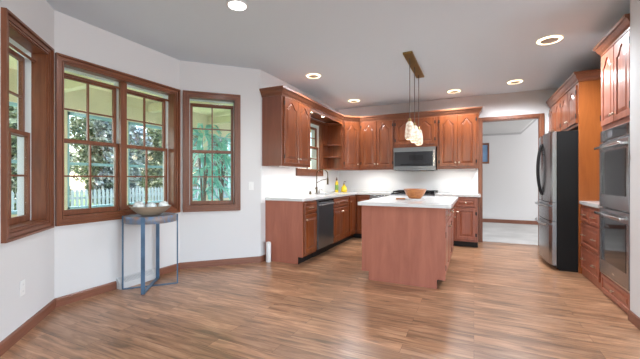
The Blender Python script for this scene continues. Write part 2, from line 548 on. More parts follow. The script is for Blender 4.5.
# doorway casing of the back opening
def opening_trim():
    m = MB(); y0, y1 = YB - .018, YB
    m.box(.072, .132, y0, y1, 0, 2.33, .004); m.box(1.05, 1.11, y0, y1, 0, 2.33, .004)
    m.box(.132, 1.05, y0, y1, 2.27, 2.33, .004)
    m.box(.132, .147, YB, YB + .12, 0, 2.27); m.box(1.035, 1.05, YB, YB + .12, 0, 2.27); m.box(.147, 1.035, YB, YB + .12, 2.255, 2.27)
    o = m.build('trim_1', 'casing_wood')
    struct(o, 'brown wood casing around the opening in the back wall', 'door casing')
opening_trim()

# ------------------------------------------------------------------ the room beyond the opening
struct(MB().box(-2.0, 3.6, YB + .12, 10.1, -.12, .004).build('floor_far_room', 'carpet'), 'pale carpet in the room beyond the opening', 'carpet floor')
struct(MB().box(-2.0, 3.6, 10.0, 10.15, 0, 3.9).build('wall_far_room', 'far_wall_paint'), 'white end wall of the room beyond the opening', 'wall')
struct(MB().box(-2.1, -2.0, YB + .12, 10.1, 0, 2.5).build('wall_far_room_left', 'far_wall_paint'), 'left wall of the room beyond', 'wall')
struct(MB().box(3.5, 3.6, YB + .12, 10.1, 0, 3.9).build('wall_far_room_right', 'far_wall_paint'), 'right wall of the room beyond', 'wall')
struct(MB().prism_xz([(-2.1, 2.40), (1.10, 2.40), (2.4, 3.7), (3.6, 3.7), (3.6, 3.8), (2.35, 3.8), (1.06, 2.5), (-2.1, 2.5)], YB + .12, 10.1).build('ceiling_far_room', 'far_ceiling_paint'), 'vaulted ceiling of the room beyond', 'ceiling')
struct(MB().box(1.86, 3.6, YB, YB + .12, 0, 3.9).build('wall_far_room_front', 'far_wall_paint'), 'near wall of the room beyond', 'wall')
struct(MB().box(-2.0, 3.5, 9.982, 10.0, .004, .10).build('baseboard_far_room', 'base_wood'), 'brown baseboard of the room beyond', 'baseboard')
struct(MB().prism_xz([(-2.0, 2.355), (1.11, 2.355), (2.42, 3.665), (2.40, 3.70), (1.09, 2.40), (-2.0, 2.40)], 9.97, 10.0).build('trim_2', 'grey_plastic'), 'grey edge where the far wall meets its ceiling', 'ceiling trim')
pf = thing('picture_frame', 'small wood framed blue picture on the far room wall', 'picture', (.235, 10.0, 1.60))
m = MB(); m.box(-.14, -.10, -.03, 0, 0, .56, .004); m.box(.10, .14, -.03, 0, 0, .56, .004); m.box(-.10, .10, -.03, 0, 0, .05, .004); m.box(-.10, .10, -.03, 0, .51, .56, .004)
m.build('frame', 'casing_wood', pf)
MB().box(-.10, .10, -.012, -.002, .05, .51).build('print', 'blue_art', pf)

# ------------------------------------------------------------------ cabinet pieces
def outline(x0, x1, z0, z1, A, n=18):
    pts = [(x0, z0), (x1, z0)]
    cx, hw = (x0 + x1) / 2, (x1 - x0) / 2
    for i in range(n + 1):
        t = 1 - 2 * i / n
        a = abs(t)
        s = 0 if a > .80 else (.5 + .5 * math.cos(PI * a / .80)) ** .85
        pts.append((cx + t * hw, z1 - A + A * s))
    return pts

def panel_mesh(w, h, A=0.0, st=.055, th=.02):
    bm = bmesh.new(); loops = []
    def loop(x0, x1, z0, z1, A_, y): loops.append([bm.verts.new((x, y, z)) for x, z in outline(x0, x1, z0, z1, A_)])
    def Rr(i, y): loop(i, w - i, i, h - i, 0, y)
    def I(i, y): loop(st + i, w - st - i, st + i, h - st - i * .8, A, y)
    rb = min(.032, (w - 2 * st) * .22, (h - 2 * st) * .3)
    Rr(0, 0); Rr(0, -th + .005); Rr(.005, -th); I(0, -th); I(.004, -th + .009); I(.010, -th + .010); I(.010 + rb, -th + .001)
    n = len(loops[0])
    for a, b in zip(loops, loops[1:]):
        for j in range(n):
            bm.faces.new((a[j], a[(j + 1) % n], b[(j + 1) % n], b[j]))
    bm.faces.new(loops[0][::-1]); bm.faces.new(loops[-1])
    m = MB(); m.bm.free(); m.bm = bm
    return m

def knob(parent, x, z, y=-.02):
    m = MB(); m.lathe([(.005, 0), (.005, .012), (.013, .016), (.015, .022), (.010, .027), (.002, .028)], (x, y, z), 12, 'y')
    return m.build('knob', 'nickel', parent, smooth=True)
def pull(parent, x, z, y=-.02, w=.09):
    m = MB()
    m.tube([(x - w / 2, y, z), (x - w / 2, y - .018, z), (x - w / 2 + .012, y - .026, z), (x + w / 2 - .012, y - .026, z), (x + w / 2, y - .018, z), (x + w / 2, y, z)], .0055, 8)
    m.sphere((x - w / 2, y - .002, z), .009, 1, .4, 1, 8); m.sphere((x + w / 2, y - .002, z), .009, 1, .4, 1, 8)
    return m.build('pull', 'nickel', parent, smooth=True)
def hinge(parent, x, z):
    m = MB(); m.lathe([(.0055, 0), (.0055, .06)], (x, -.02, z), 8); m.box(x - .012, x + .012, -.0215, -.019, z + .004, z + .056)
    return m.build('hinge', 'black_metal', parent)

def door(root, x0, x1, z0, z1, arch=.0, mat='cherry', st=.055, knobs=None, hinges=None, name='door'):
    """door in cabinet coordinates on the face y = 0; knob: 'l'/'r' + 't'/'b'"""
    w, h = x1 - x0, z1 - z0
    d = panel_mesh(w, h, arch, st).build(name, mat, root, loc=(x0, 0, z0))
    if knobs:
        kx = .028 if knobs[0] == 'l' else w - .028
        kz = h - .07 if knobs[1] == 't' else .07
        knob(d, kx, kz)
    if hinges:
        hx = -.003 if hinges == 'l' else w + .003
        hinge(d, hx, .06); hinge(d, hx, h - .12)
    return d
def drawer(root, x0, x1, z0, z1, mat='cherry_h', pulls=1, style='pull'):
    w, h = x1 - x0, z1 - z0
    d = panel_mesh(w, h, 0, min(.032, h * .22)).build('drawer', mat, root, loc=(x0, 0, z0))
    for i in range(pulls):
        px = w * (i + .5) / pulls if pulls > 1 else w / 2
        if pulls == 2: px = w * (.22 if i == 0 else .78)
        (pull if style == 'pull' else knob)(d, px, h / 2)
    return d

# faces: rot 90 looks to +X (local x = +Y), rot 0 looks to -Y (local x = +X), rot -90 looks to -X (local x = -Y)
def cabinet(name, label, cat, loc, rz, w, d, z0, z1, mat='cherry', toe=False, group=None, endpanel=None):
    root = thing(name, label, cat, loc, rz, group)
    b0 = z0 + (.10 if toe else 0)
    m = MB(); m.box(0, w, 0, d, b0, z1, .002)
    m.build('carcass', mat, root)
    if toe:
        MB().box(.0, w, .07, d, 0, .10).build('toe_kick', 'toe_black', root)
    return root

ZU0, ZU1 = 1.37, 2.385
UX, UYB = -2.42, 6.487
# --- left wall cabinet beside the sink window
c = cabinet('wall_cabinet', 'tall arched-door wall cabinet left of the sink window', 'cabinet', (UX, 3.892, 0), R(90), .885, .329, ZU0, ZU1)
door(c, .045, .440, 1.415, 2.345, .085, knobs='rb', hinges='l'); door(c, .446, .842, 1.415, 2.345, .085, knobs='lb', hinges='r')
lbl(MB().box(-.006, 0, .0, .329, ZU0, ZU1, .002).build('side_panel', 'upper_panel', c), 'plain reddish side panel')

def fill_bar(root, x0, x1, y, e, z=ZU0):  # bar and lamp added under the cabinet, unseen, to brighten the backsplash
    b = MB().box(x0, x1, y - .015, y + .015, z - .014, z).build('fill_bar', 'white_plastic', root)
    l = light('fill_bar_lamp', 'AREA', ((x0 + x1) / 2, y, z - .018), e, (0, 0, 0), (1, .98, .95), shape='RECTANGLE', size=x1 - x0, size_y=.03)
    l.parent = root
fill_bar(c, .05, .83, .06, 1.3)

# --- corner cabinet on the diagonal with open shelves on its window side
poly = [(UX, 6.206), (-2.141, UYB), (-2.141, YB - .001), (XK + .001, YB - .001), (XK + .001, 6.206)]
c = thing('corner_cabinet', 'angled corner wall cabinet with single arched door', 'cabinet', (UX, 6.206, 0), R(45))
inv = (Matrix.Translation((UX, 6.206, 0)) @ Matrix.Rotation(R(45), 4, 'Z')).inverted()
MB().prism(poly, ZU0, ZU1).xform(inv).build('carcass', 'cherry', c)
door(c, .035, .36, 1.415, 2.345, .085, knobs='rb', hinges='l')
s = thing('open_shelf_unit', 'open wooden corner shelves between sink window and corner cabinet', 'shelf', (XK, 6.204, 0), R(90))
# local x = +Y (negative = towards the window), local -y = into the room
MB().box(-.25, 0, -.012, -.001, ZU0, 2.30).build('back_panel', 'cherry', s)
MB().box(-.012, 0, -.311, -.012, ZU0, 2.30).build('side_panel', 'cherry', s)
for z in (ZU0, 1.615, 1.855, 2.285):
    pts = [(-.012, -.012), (-.012, -.305)] + [(-.012 - .235 * math.sin(a), -.012 - .293 * math.cos(a)) for a in [i * PI / 16 for i in range(1, 8)]] + [(-.247, -.012)]
    MB().prism(pts, z, z + .018).build('shelf', 'cherry_h', s)

# --- back wall cabinets
c = cabinet('wall_cabinet', 'two-door wall cabinet between corner cabinet and microwave', 'cabinet', (-2.139, UYB, 0), 0, .70, .328, ZU0, ZU1)
door(c, .030, .352, 1.415, 2.345, .085, knobs='rb', hinges='l'); door(c, .358, .680, 1.415, 2.345, .085, knobs='lb', hinges='r')
fill_bar(c, .05, .65, .06, 1.2)
c = cabinet('wall_cabinet', 'short two-door wall cabinet above the microwave', 'cabinet', (-1.437, UYB, 0), 0, .808, .328, 1.795, ZU1)
door(c, .035, .401, 1.85, 2.345, .075, knobs='rb', hinges='l'); door(c, .407, .773, 1.85, 2.345, .075, knobs='lb', hinges='r')
c = cabinet('wall_cabinet', 'two-door wall cabinet right of the microwave', 'cabinet', (-.627, UYB, 0), 0, .702, .328, ZU0, ZU1)
door(c, .040, .348, 1.415, 2.345, .085, knobs='rb', hinges='l'); door(c, .354, .662, 1.415, 2.345, .085, knobs='lb', hinges='r')

fill_bar(c, .05, .65, .06, 1.2)

# --- valance across the sink window, with puck lights
v = thing('valance', 'scalloped wood valance board above the sink window', 'valance', (UX, 4.779, 0), R(90))
L = 6.204 - 4.779
pts = [(0, ZU1), (0, 2.28)]
for i in range(41):
    t = i / 40
    z = 2.28 + .035 * math.sin(PI * t) ** .5 - .018 * (math.cos(6 * PI * t) * .5 + .5) * (math.sin(PI * t) > .25)
    pts.append((L * t, z))
pts += [(L, ZU1)]
MB().prism_xz(pts, 0, .018).build('front_board', 'cherry_h', v)
MB().box(0, L, .018, .329, 2.335, 2.353).build('soffit_board', 'cherry_h', v)
def puck(x, y, label):
    p = thing('puck_light', label, 'light', (x, y, 2.335))
    MB().lathe([(.034, -.014), (.036, -.010), (.036, 0)], n=20).build('housing', 'white_plastic', p)
    MB().lathe([(.026, -.018), (.028, -.0145)], n=20).build('lens', 'puck_glow', p)
    l = light('puck_lamp', 'SPOT', (0, 0, -.03), 13, (0, 0, 0), (1, .78, .5), spot_size=R(130), spot_blend=.6, shadow_soft_size=.03)
    l.parent = p
puck(-2.485, 4.965, 'small round puck light under the valance near the left cabinet')
puck(-2.485, 5.41, 'small round puck light under the valance near the open shelves')

CROWN = [(0, 2.352), (.010, 2.352), (.012, 2.372), (.028, 2.392), (.046, 2.432), (.060, 2.440), (.062, 2.466), (0, 2.466)]
CROWN0 = [(o + .0005, z) for o, z in CROWN]
o = MB().sweep([(XK + .001, 3.885), (UX + .0, 3.885), (UX + .0, 6.204), (-2.140, UYB), (.078, UYB), (.078, YB - .001)], CROWN0).build('cabinet_cornice', 'casing_wood_h')
tag(o, 'long brown crown moulding along top of sink and back wall cabinets', 'crown moulding', kind='thing')

# ------------------------------------------------------------------ base run
BX, BFY = -2.138, 6.196
ZB = .876
c = cabinet('base_cabinet', 'narrow end base cabinet left of dishwasher, drawer over door', 'cabinet', (BX, 3.982, 0), R(90), .420, .612, 0, ZB, toe=True)
drawer(c, .03, .405, .70, .845); door(c, .03, .405, .135, .68, 0, st=.05, knobs='lt', hinges='r')
m = MB().prism_yz([(0, .10), (0, ZB), (.612, ZB), (.612, 0), (.075, 0), (.075, .10)], -.012, 0)
lbl(m.build('end_panel', 'end_panel', c), 'plain reddish end panel facing the room')

dw = thing('dishwasher', 'dark steel dishwasher between the base cabinets', 'dishwasher', (BX, 4.404, 0), R(90))
MB().box(.004, .606, .0, .58, .10, .868).build('tub', 'black_metal', dw)
d = MB().box(.006, .604, -.030, 0, .125, .862, .006, 2).build('door', 'steel_dark', dw)
m = MB(); m.tube([(.07, -.03, .79), (.07, -.062, .79), (.535, -.062, .79), (.535, -.03, .79)], .011, 10); m.build('handle', 'steel', d, smooth=True)
MB().box(.01, .60, -.0315, -.029, .832, .858).build('control_strip', 'black_glass', d)
MB().box(.006, .604, .06, .5, 0, .10).build('toe_kick', 'toe_black', dw)

c = thing('sink_base_cabinet', 'sink base cabinet right of the dishwasher', 'cabinet', (BX, 5.014, 0), R(90))
m = MB(); m.box(0, .02, 0, .612, .10, ZB); m.box(.78, .80, 0, .612, .10, ZB); m.box(.02, .78, 0, .02, .10, ZB); m.box(.02, .78, .59, .612, .10, ZB); m.box(.02, .78, .02, .59, .10, .12)
m.build('carcass', 'cherry', c)
MB().box(.0, .80, .07, .612, 0, .10).build('toe_kick', 'toe_black', c)
drawer(c, .03, .77, .70, .845, pulls=2); door(c, .03, .397, .135, .68, 0, st=.05, knobs='rt', hinges='l'); door(c, .403, .77, .135, .68, 0, st=.05, knobs='lt', hinges='r')

poly = [(BX, 5.816), (BX, BFY), (-1.842, BFY), (-1.842, YB - .001), (XK + .001, YB - .001), (XK + .001, 5.816)]
c = thing('corner_base_cabinet', 'corner base cabinet with two narrow doors meeting in the corner', 'cabinet', (BX, BFY, 0))
off = Matrix.Translation((-BX, -BFY, 0))
MB().prism(poly, .10, ZB).xform(off).build('carcass', 'cherry', c)
tp = [(BX - .07, 5.816), (BX - .07, BFY + .07), (-1.842, BFY + .07), (-1.842, YB - .01), (XK + .01, YB - .01), (XK + .01, 5.816)]
MB().prism(tp, 0, .10).xform(off).build('toe_kick', 'toe_black', c)
d = panel_mesh(.345, .71, 0, .05).build('door', 'cherry', c, loc=(0, -.37, .135), rz=R(90)); knob(d, .03, .62)
d = panel_mesh(.262, .71, 0, .05).build('door', 'cherry', c, loc=(.027, 0, .135)); knob(d, .232, .62)

cw_ = thing('beverage_cooler', 'dark steel fronted undercounter appliance left of the range', 'appliance', (-1.838, BFY, 0))
MB().box(.0, .415, 0, .58, .10, .868).build('housing', 'black_metal', cw_)
d = MB().box(.002, .413, -.028, 0, .11, .862, .005, 2).build('door', 'steel_slate', cw_)
m = MB(); m.tube([(.06, -.028, .80), (.06, -.055, .80), (.355, -.055, .80), (.355, -.028, .80)], .009, 8); m.build('handle', 'steel', d, smooth=True)
MB().box(.0, .415, .06, .5, 0, .10).build('toe_kick', 'toe_black', cw_)

# range
rg = thing('range', 'dark steel range with black grates beneath the microwave', 'range', (-1.419, 6.150, 0))
MB().box(.004, .786, 0, .655, .09, .905, .003).build('body', 'steel_slate', rg)
MB().box(.004, .786, .06, .60, 0, .09).build('toe_kick', 'toe_black', rg)
MB().box(.004, .786, -.005, .655, .905, .925, .004).build('cooktop', 'black_glass', rg)
for gx in (.03, .285, .54):
    m = MB()
    for q in (0, .11, .22): m.box(gx + q, gx + q + .012, .05, .60, .935, .958)
    for q in (.05, .19, .32, .46, .588): m.box(gx, gx + .232, q, q + .012, .935, .958)
    for qx in (0, .22):
        for qy in (.05, .588): m.box(gx + qx, gx + qx + .012, qy, qy + .012, .925, .935)
    m.build('grate', 'black_metal', rg)
m = MB(); m.box(.004, .786, .60, .655, .925, .965, .004); m.build('rear_trim', 'steel', rg)
d = MB().box(.02, .77, -.03, 0, .30, .76, .005).build('oven_door', 'steel_slate', rg)
MB().box(.12, .67, -.032, -.029, .38, .66).build('window', 'black_glass', d)
m = MB(); m.tube([(.07, -.03, .72), (.07, -.07, .72), (.72, -.07, .72), (.72, -.03, .72)], .012, 10); m.build('handle', 'steel_bright', d, smooth=True)
MB().box(.02, .77, -.025, 0, .10, .285, .005).build('drawer', 'steel_slate', rg)
p = MB().box(.004, .786, -.02, 0, .775, .903, .004).build('control_panel', 'steel_slate', rg)
for i in range(5):
    MB().lathe([(.020, 0), (.022, .018), (.018, .028)], (.10 + i * .147, -.02, .84), 14, 'y').build('knob', 'steel_bright', p, smooth=True)

c = cabinet('base_cabinet', 'base cabinet right of the range beside the opening', 'cabinet', (-.629, BFY, 0), 0, .690, .618, 0, ZB, toe=True, mat='red_oak')
drawer(c, .03, .335, .70, .845, 'red_oak_h', 1, 'knob'); drawer(c, .350, .660, .70, .845, 'red_oak_h', 1, 'knob')
door(c, .03, .335, .135, .68, 0, 'red_oak', .05, knobs='rt', hinges='l'); door(c, .350, .660, .135, .68, 0, 'red_oak', .05, knobs='lt', hinges='r')

# worktops
def slab(pts_list, name, label, z0=ZB, z1=.914):
    m = MB()
    for b in pts_list: m.box(*b, z0, z1, .004, 2)
    return tag(m.build(name, 'counter_white'), label, 'countertop')
SY0, SY1, SX0, SX1 = 5.06, 5.78, -2.62, -2.24
def plate(poly, hole, name, label, z0=ZB + .0005, z1=.914):
    bm = bmesh.new()
    def ring(p, z): return [bm.verts.new((x, y, z)) for x, y in p]
    es = []
    top = ring(poly, z1); lo = ring(poly, z0)
    n = len(poly)
    for i in range(n): bm.faces.new((lo[i], lo[(i + 1) % n], top[(i + 1) % n], top[i]))
    loops_t, loops_b = [top], [lo]
    if hole:
        ht = ring(hole, z1); hb = ring(hole, z0); k = len(hole)
        for i in range(k): bm.faces.new((hb[i], hb[(i + 1) % k], ht[(i + 1) % k], ht[i]))
        loops_t.append(ht); loops_b.append(hb)
    for loops in (loops_t, loops_b):
        ed = []
        for lp in loops:
            for i in range(len(lp)):
                e = bm.edges.get((lp[i], lp[(i + 1) % len(lp)]))
                ed.append(e)
        bmesh.ops.triangle_fill(bm, use_beauty=True, use_dissolve=True, edges=ed)
    m = MB(); m.bm.free(); m.bm = bm
    o = m.build(name, 'counter_white')
    return tag(o, label, 'countertop')
OH = .03
plate([(XK + .002, 3.945), (BX + OH - .02, 3.945), (BX + OH, 3.965), (BX + OH, BFY - OH), (-1.421, BFY - OH), (-1.421, YB - .002), (XK + .002, YB - .002)],
      [(SX0, SY0), (SX1, SY0), (SX1, SY1), (SX0, SY1)], 'countertop', 'white L-shaped countertop with the sink, along left and back walls')
plate([(-.631, BFY - OH), (.085, BFY - OH), (.105, BFY - OH + .02), (.105, YB - .02), (.068, YB - .02), (.068, YB - .002), (-.631, YB - .002)], None, 'countertop', 'white countertop right of the range beside the opening')
m = MB()
zz = .70
m.box(SX0 - .012, SX0, SY0 - .012, SY1 + .012, zz, ZB); m.box(SX1, SX1 + .012, SY0 - .012, SY1 + .012, zz, ZB)
m.box(SX0, SX1, SY0 - .012, SY0, zz, ZB); m.box(SX0, SX1, SY1, SY1 + .012, zz, ZB); m.box(SX0 - .012, SX1 + .012, SY0 - .012, SY1 + .012, zz - .012, zz)
tag(m.build('sink', 'steel'), 'steel sink basin set under the white countertop', 'sink')

# backsplash slabs
struct(MB().box(XK, XK + .012, 3.858, YB, .915, 1.235).box(XK, XK + .012, 3.858, 4.845, 1.235, ZU0).box(XK, XK + .012, 5.935, YB, 1.235, ZU0).box(XK, XK + .012, 3.858, 3.944, .84, .915).build('trim_3', 'backsplash_white'), 'white backsplash slab behind the sink', 'backsplash')
struct(MB().box(XK + .012, .068, YB - .012, YB, .915, ZU0).box(-1.4, -.66, YB - .012, YB, ZU0, 1.7).build('trim_4', 'backsplash_white'), 'white backsplash slab behind the range', 'backsplash')

# microwave
mw = thing('microwave', 'steel over-the-range microwave with black glass door', 'microwave', (-1.425, 6.405, 1.352))
W, H = .782, .438
MB().box(0, W, .02, .405, 0, H, .003).build('case', 'steel_slate', mw)
d = MB().box(0, W, -.005, .02, .03, H, .004).build('door', 'steel_mid', mw)
MB().box(.02, W - .05, -.008, -.004, .075, H - .085).build('window', 'black_glass', d)
MB().box(.30, .56, -.0095, -.0075, .19, .285).build('inner_screen', 'oven_glass', d)
MB().box(.14, .68, -.0095, -.0075, .095, .12).build('control_strip', 'black_metal', d)
m = MB(); m.box(W - .036, W - .012, -.040, -.026, .07, H - .06, .005, 2); m.box(W - .03, W - .018, -.03, -.004, .09, .11); m.box(W - .03, W - .018, -.03, -.004, H - .10, H - .08)
m.build('handle', 'steel_bright', d)
MB().box(.03, W - .03, .0, .38, -.004, .0).build('vent_grille', 'black_metal', mw)

# faucet
fx, fy = -2.60, 5.38
f = thing('faucet', 'dark bronze gooseneck faucet with pull-down spray head at the sink', 'faucet', (fx, fy, .914))
MB().lathe([(.028, 0), (.028, .01), (.018, .02), (.017, .12), (.014, .125)], n=16).build('base', 'bronze', f, smooth=True)
path = [(0, 0, .10), (0, 0, .36)] + [(.11 - .11 * math.cos(a), 0, .36 + .085 * math.sin(a)) for a in [PI * i / 10 for i in range(1, 11)]] + [(.22, 0, .30)]
MB().tube(path, .0095, 10).build('neck', 'bronze', f, smooth=True)
MB().lathe([(.011, .30), (.016, .27), (.017, .19), (.020, .175), (.018, .17)], (.22, 0, 0), 14).build('spray_head', 'bronze', f, smooth=True)
MB().tube([(0, 0, .20), (.10, 0, .25), (.205, 0, .27)], .006, 8).build('support_arm', 'bronze', f, smooth=True)
MB().tube([(0, -.016, .08), (0, -.04, .085), (.01, -.085, .11)], .006, 8).build('lever', 'bronze', f, smooth=True)
sd = thing('soap_dispenser', 'small bronze soap pump on the counter right of the faucet', 'soap dispenser', (-2.62, 5.52, .914))
MB().lathe([(.02, 0), (.02, .008), (.010, .012), (.009, .05)], n=12).build('base', 'bronze', sd, smooth=True)
MB().tube([(0, 0, .05), (0, 0, .07), (.06, 0, .072), (.07, 0, .06)], .006, 8).build('spout', 'bronze', sd, smooth=True)
ag = MB().lathe([(.021, 0), (.021, .012), (.018, .04), (.015, .052), (.003, .055)], n=14).build('air_switch', 'bronze', loc=(-2.62, 5.16, .914), smooth=True)
tag(ag, 'small bronze cap on the counter left of the faucet', 'counter button')

# soap bottles in the corner
b = thing('soap_bottle', 'tall yellow dish soap bottle with brown cap on the back corner of counter', 'bottle', (-2.50, 6.10, .9145))
MB().lathe([(.030, 0), (.034, .01), (.034, .17), (.030, .20), (.014, .225), (.012, .24)], n=20).build('body', 'soap_yellow', b, smooth=True)
MB().lathe([(.0345, .05), (.0345, .15)], n=20, cap=False).build('paper_label', 'soap_label', b, smooth=True)
MB().lathe([(.016, .24), (.016, .27), (.011, .275), (.008, .30)], n=14).build('cap', 'cap_brown', b, smooth=True)
b = thing('soap_bottle', 'squat round yellow soap bottle with dark pump, right of the tall bottle', 'bottle', (-2.42, 6.30, .9145))
MB().lathe([(.048, 0), (.062, .015), (.066, .05), (.058, .095), (.030, .125), (.020, .14), (.018, .155)], n=24).build('body', 'soap_yellow', b, smooth=True)
m = MB(); m.lathe([(.021, .155), (.021, .175), (.008, .18), (.007, .215)], n=14); m.tube([(0, 0, .213), (.02, -.01, .216), (.05, -.025, .212)], .008, 8)
m.build('pump', 'cap_brown', b, smooth=True)

# ------------------------------------------------------------------ island
IX0, IX1, IY0, IY1 = -1.205, -.275, 3.72, 5.34
isl = thing('kitchen_island', 'reddish wood kitchen island with plain end panel facing the room', 'kitchen island', (IX0, IY0, 0))
W, D = IX1 - IX0, IY1 - IY0
MB().box(.02, W - .02, .018, D, .10, .8755, .002).build('carcass', 'red_oak', isl)
MB().box(.10, W - .10, .10, D - .08, 0, .10).build('toe_kick', 'toe_black', isl)
pts = [(.085, 0), (W - .085, 0), (W - .085, .10), (W, .10), (W, .8755), (0, .8755), (0, .10), (.085, .10)]
lbl(MB().prism_xz(pts, 0, .018).build('end_panel', 'end_panel', isl), 'plain pinkish wood end panel')
n = 3; dwid = (D - .05) / n
for i in range(n):
    a = .035 + i * dwid; b_ = a + dwid - .02
    d = panel_mesh(b_ - a, .145, 0, .03).build('drawer', 'red_oak', isl, loc=(W - .02, a, .70), rz=R(90)); pull(d, (b_ - a) / 2, .072)
    d = panel_mesh(b_ - a, .545, 0, .05).build('door', 'red_oak', isl, loc=(W - .02, a, .135), rz=R(90)); knob(d, .03 if i % 2 else b_ - a - .03, .48)
    hx = (b_ - a + .003) if i % 2 else -.003
    hinge(d, hx, .06); hinge(d, hx, .42)
    d = panel_mesh(b_ - a, .145, 0, .03).build('drawer', 'red_oak', isl, loc=(.02, b_, .70), rz=R(-90)); pull(d, (b_ - a) / 2, .072)
    d = panel_mesh(b_ - a, .545, 0, .05).build('door', 'red_oak', isl, loc=(.02, b_, .135), rz=R(-90)); knob(d, .03, .48)
def rrect(x0, x1, y0, y1, r, n=5):
    p = []
    for cx, cy, a0 in ((x1 - r, y0 + r, -90), (x1 - r, y1 - r, 0), (x0 + r, y1 - r, 90), (x0 + r, y0 + r, 180)):
        for i in range(n + 1):
            a = R(a0 + 90 * i / n); p.append((cx + r * math.cos(a), cy + r * math.sin(a)))
    return p
plate(rrect(-1.245, -.215, 3.67, 5.40, .025), None, 'countertop', 'white countertop on the kitchen island')
# bowl on its board
tr = thing('serving_board', 'small pale round board with wooden handle under the island bowl', 'serving board', (-.70, 4.42, .9145))
MB().lathe([(.125, 0), (.13, .003), (.13, .012), (.125, .015)], n=32).build('board', 'counter_white', tr, smooth=True)
MB().tube([(-.12, -.02, .009), (-.19, -.05, .010), (-.235, -.07, .010)], [.010, .009, .011], 8).build('handle', 'bowl_wood', tr, smooth=True)
bw = MB().lathe([(.072, .0155), (.078, .017), (.112, .065), (.142, .128), (.150, .138), (.144, .141), (.134, .130), (.102, .068), (.062, .03), (.001, .028)], n=36).build('wooden_bowl', 'bowl_wood', loc=(-.70, 4.42, .9145), smooth=True)
tag(bw, 'amber wood flared bowl on the white island countertop', 'bowl')

# pendant fixture
pd = thing('pendant_light', 'brass bar pendant fixture with three glowing glass shades above the island', 'pendant light', (-.735, 4.60, CEIL))
MB().box(-.058, .058, -.53, .53, -.028, 0, .005).build('canopy', 'brass_old', pd)
for i, y in enumerate((-.37, 0, .37)):
    zt = -.835
    co = MB().tube([(0, y, -.028), (0, y, zt + .03)], .0045, 8).build('cord', 'cord_grey', pd)
    cp = MB().lathe([(.006, zt + .05), (.016, zt + .035), (.022, zt + .0), (.020, zt - .005)], (0, y, 0), 16).build('socket_cap', 'brass_old', pd, smooth=True)
    prof = [(.020, zt + .006), (.034, zt - .004), (.046, zt - .03), (.054, zt - .08), (.061, zt - .15), (.062, zt - .185), (.055, zt - .21), (.040, zt - .225), (.034, zt - .222), (.010, zt - .222)]
    MB().lathe(prof, (0, y, 0), 24).build('shade', 'seeded_glass', pd, smooth=True)
    l = light('pendant_lamp', 'POINT', (0, y, zt - .27), .8, (0, 0, 0), (1, .8, .55), shadow_soft_size=.05); l.parent = pd

# recessed ceiling lights
def can(x, y, label, r=.105, lit='ring', e=95):
    c = thing('recessed_light', label, 'ceiling light', (x, y, CEIL), group='recessed ceiling lights')
    if lit == 'face':
        MB().lathe([(r, -.006), (r + .012, -.003), (r + .012, 0)], n=36).build('trim_ring', 'white_plastic', c, smooth=True)
        MB().lathe([(r - .012, -.009), (r - .004, -.0065)], n=36).build('lens', 'lamp_face', c, smooth=True)
    else:
        MB().lathe([(r, -.006), (r + .012, -.003), (r + .012, 0)], n=36).build('trim_ring', 'white_plastic', c, smooth=True)
        MB().lathe([(r * .74, -.0085), (r * .78, -.013), (r * .97, -.013), (r, -.0065)], n=36).build('glow_ring', 'lamp_ring', c, smooth=True)
        MB().lathe([(r * .72, -.0155), (r * .735, -.0135)], n=36).build('center_disc', 'lamp_center', c, smooth=True)
    l = light('downlight', 'SPOT', (0, 0, -.05), e, (0, 0, 0), (.90, .95, 1), spot_size=R(165), spot_blend=.6, shadow_soft_size=.11)
    l.parent = c
can(-1.92, 2.335, 'bright round recessed light nearest the windows, at the top of photo', .082, 'face', 45)
can(-2.187, 4.413, 'ring recessed light above the left wall cabinet', e=62)
can(-2.157, 6.166, 'ring recessed light above the corner cabinet', e=75)
can(-.32, 6.254, 'ring recessed light right of the pendant, above back cabinets', e=95)
can(.595, 6.059, 'ring recessed light in front of the opening', e=125)
can(.764, 4.396, 'largest ring recessed light, before the refrigerator cabinets', .12, e=150)

# ------------------------------------------------------------------ right side: drawers, ovens, refrigerator
RX = 1.22
Y0, Y1 = 4.375, 5.088
c = cabinet('drawer_cabinet', 'drawer base cabinet between wall oven and refrigerator', 'cabinet', (RX, Y1, 0), R(-90), Y1 - Y0, .625, 0, ZB, mat='red_oak')
w = Y1 - Y0
drawer(c, .03, w / 2 - .012, .665, .845, 'red_oak_h'); drawer(c, w / 2 + .012, w - .03, .665, .845, 'red_oak_h')
drawer(c, .03, w - .03, .375, .645, 'red_oak_h', 2); drawer(c, .03, w - .03, .085, .355, 'red_oak_h', 2)
plate([(RX - OH, Y0 + .001), (1.845, Y0 + .001), (1.845, Y1 + .001), (RX - OH + .02, Y1 + .001), (RX - OH, Y1 - .02)], None, 'countertop', 'small white countertop between wall oven and refrigerator')
c = cabinet('wall_cabinet', 'long four-door wall cabinet above the refrigerator', 'cabinet', (1.19, 6.80, 0), R(-90), 6.80 - 5.1135, .66, 1.86, 2.452)
w = 6.80 - 5.1135
lbl(MB().box(w + .0005, w + .022, 0, .665, 0, 2.452, .002).build('side_panel', 'side_panel', c), 'tall orange wood side panel')
q = (w - .06) / 4
for i in range(4):
    a = .02 + i * q + (.02 if i > 1 else 0)
    door(c, a, a + q - .008, 1.895, 2.375, .075, knobs=('rb' if i % 2 == 0 else 'lb'), hinges=('l' if i % 2 == 0 else 'r'))
CR = [(o + .0005, z + .055) for o, z in CROWN]
o = MB().sweep([(1.19, 6.80), (1.19, 5.0895), (1.855, 5.0895)], CR).build('cabinet_cornice', 'casing_wood_h')
tag(o, 'brown crown moulding on top of the refrigerator cabinet', 'crown moulding', kind='thing')

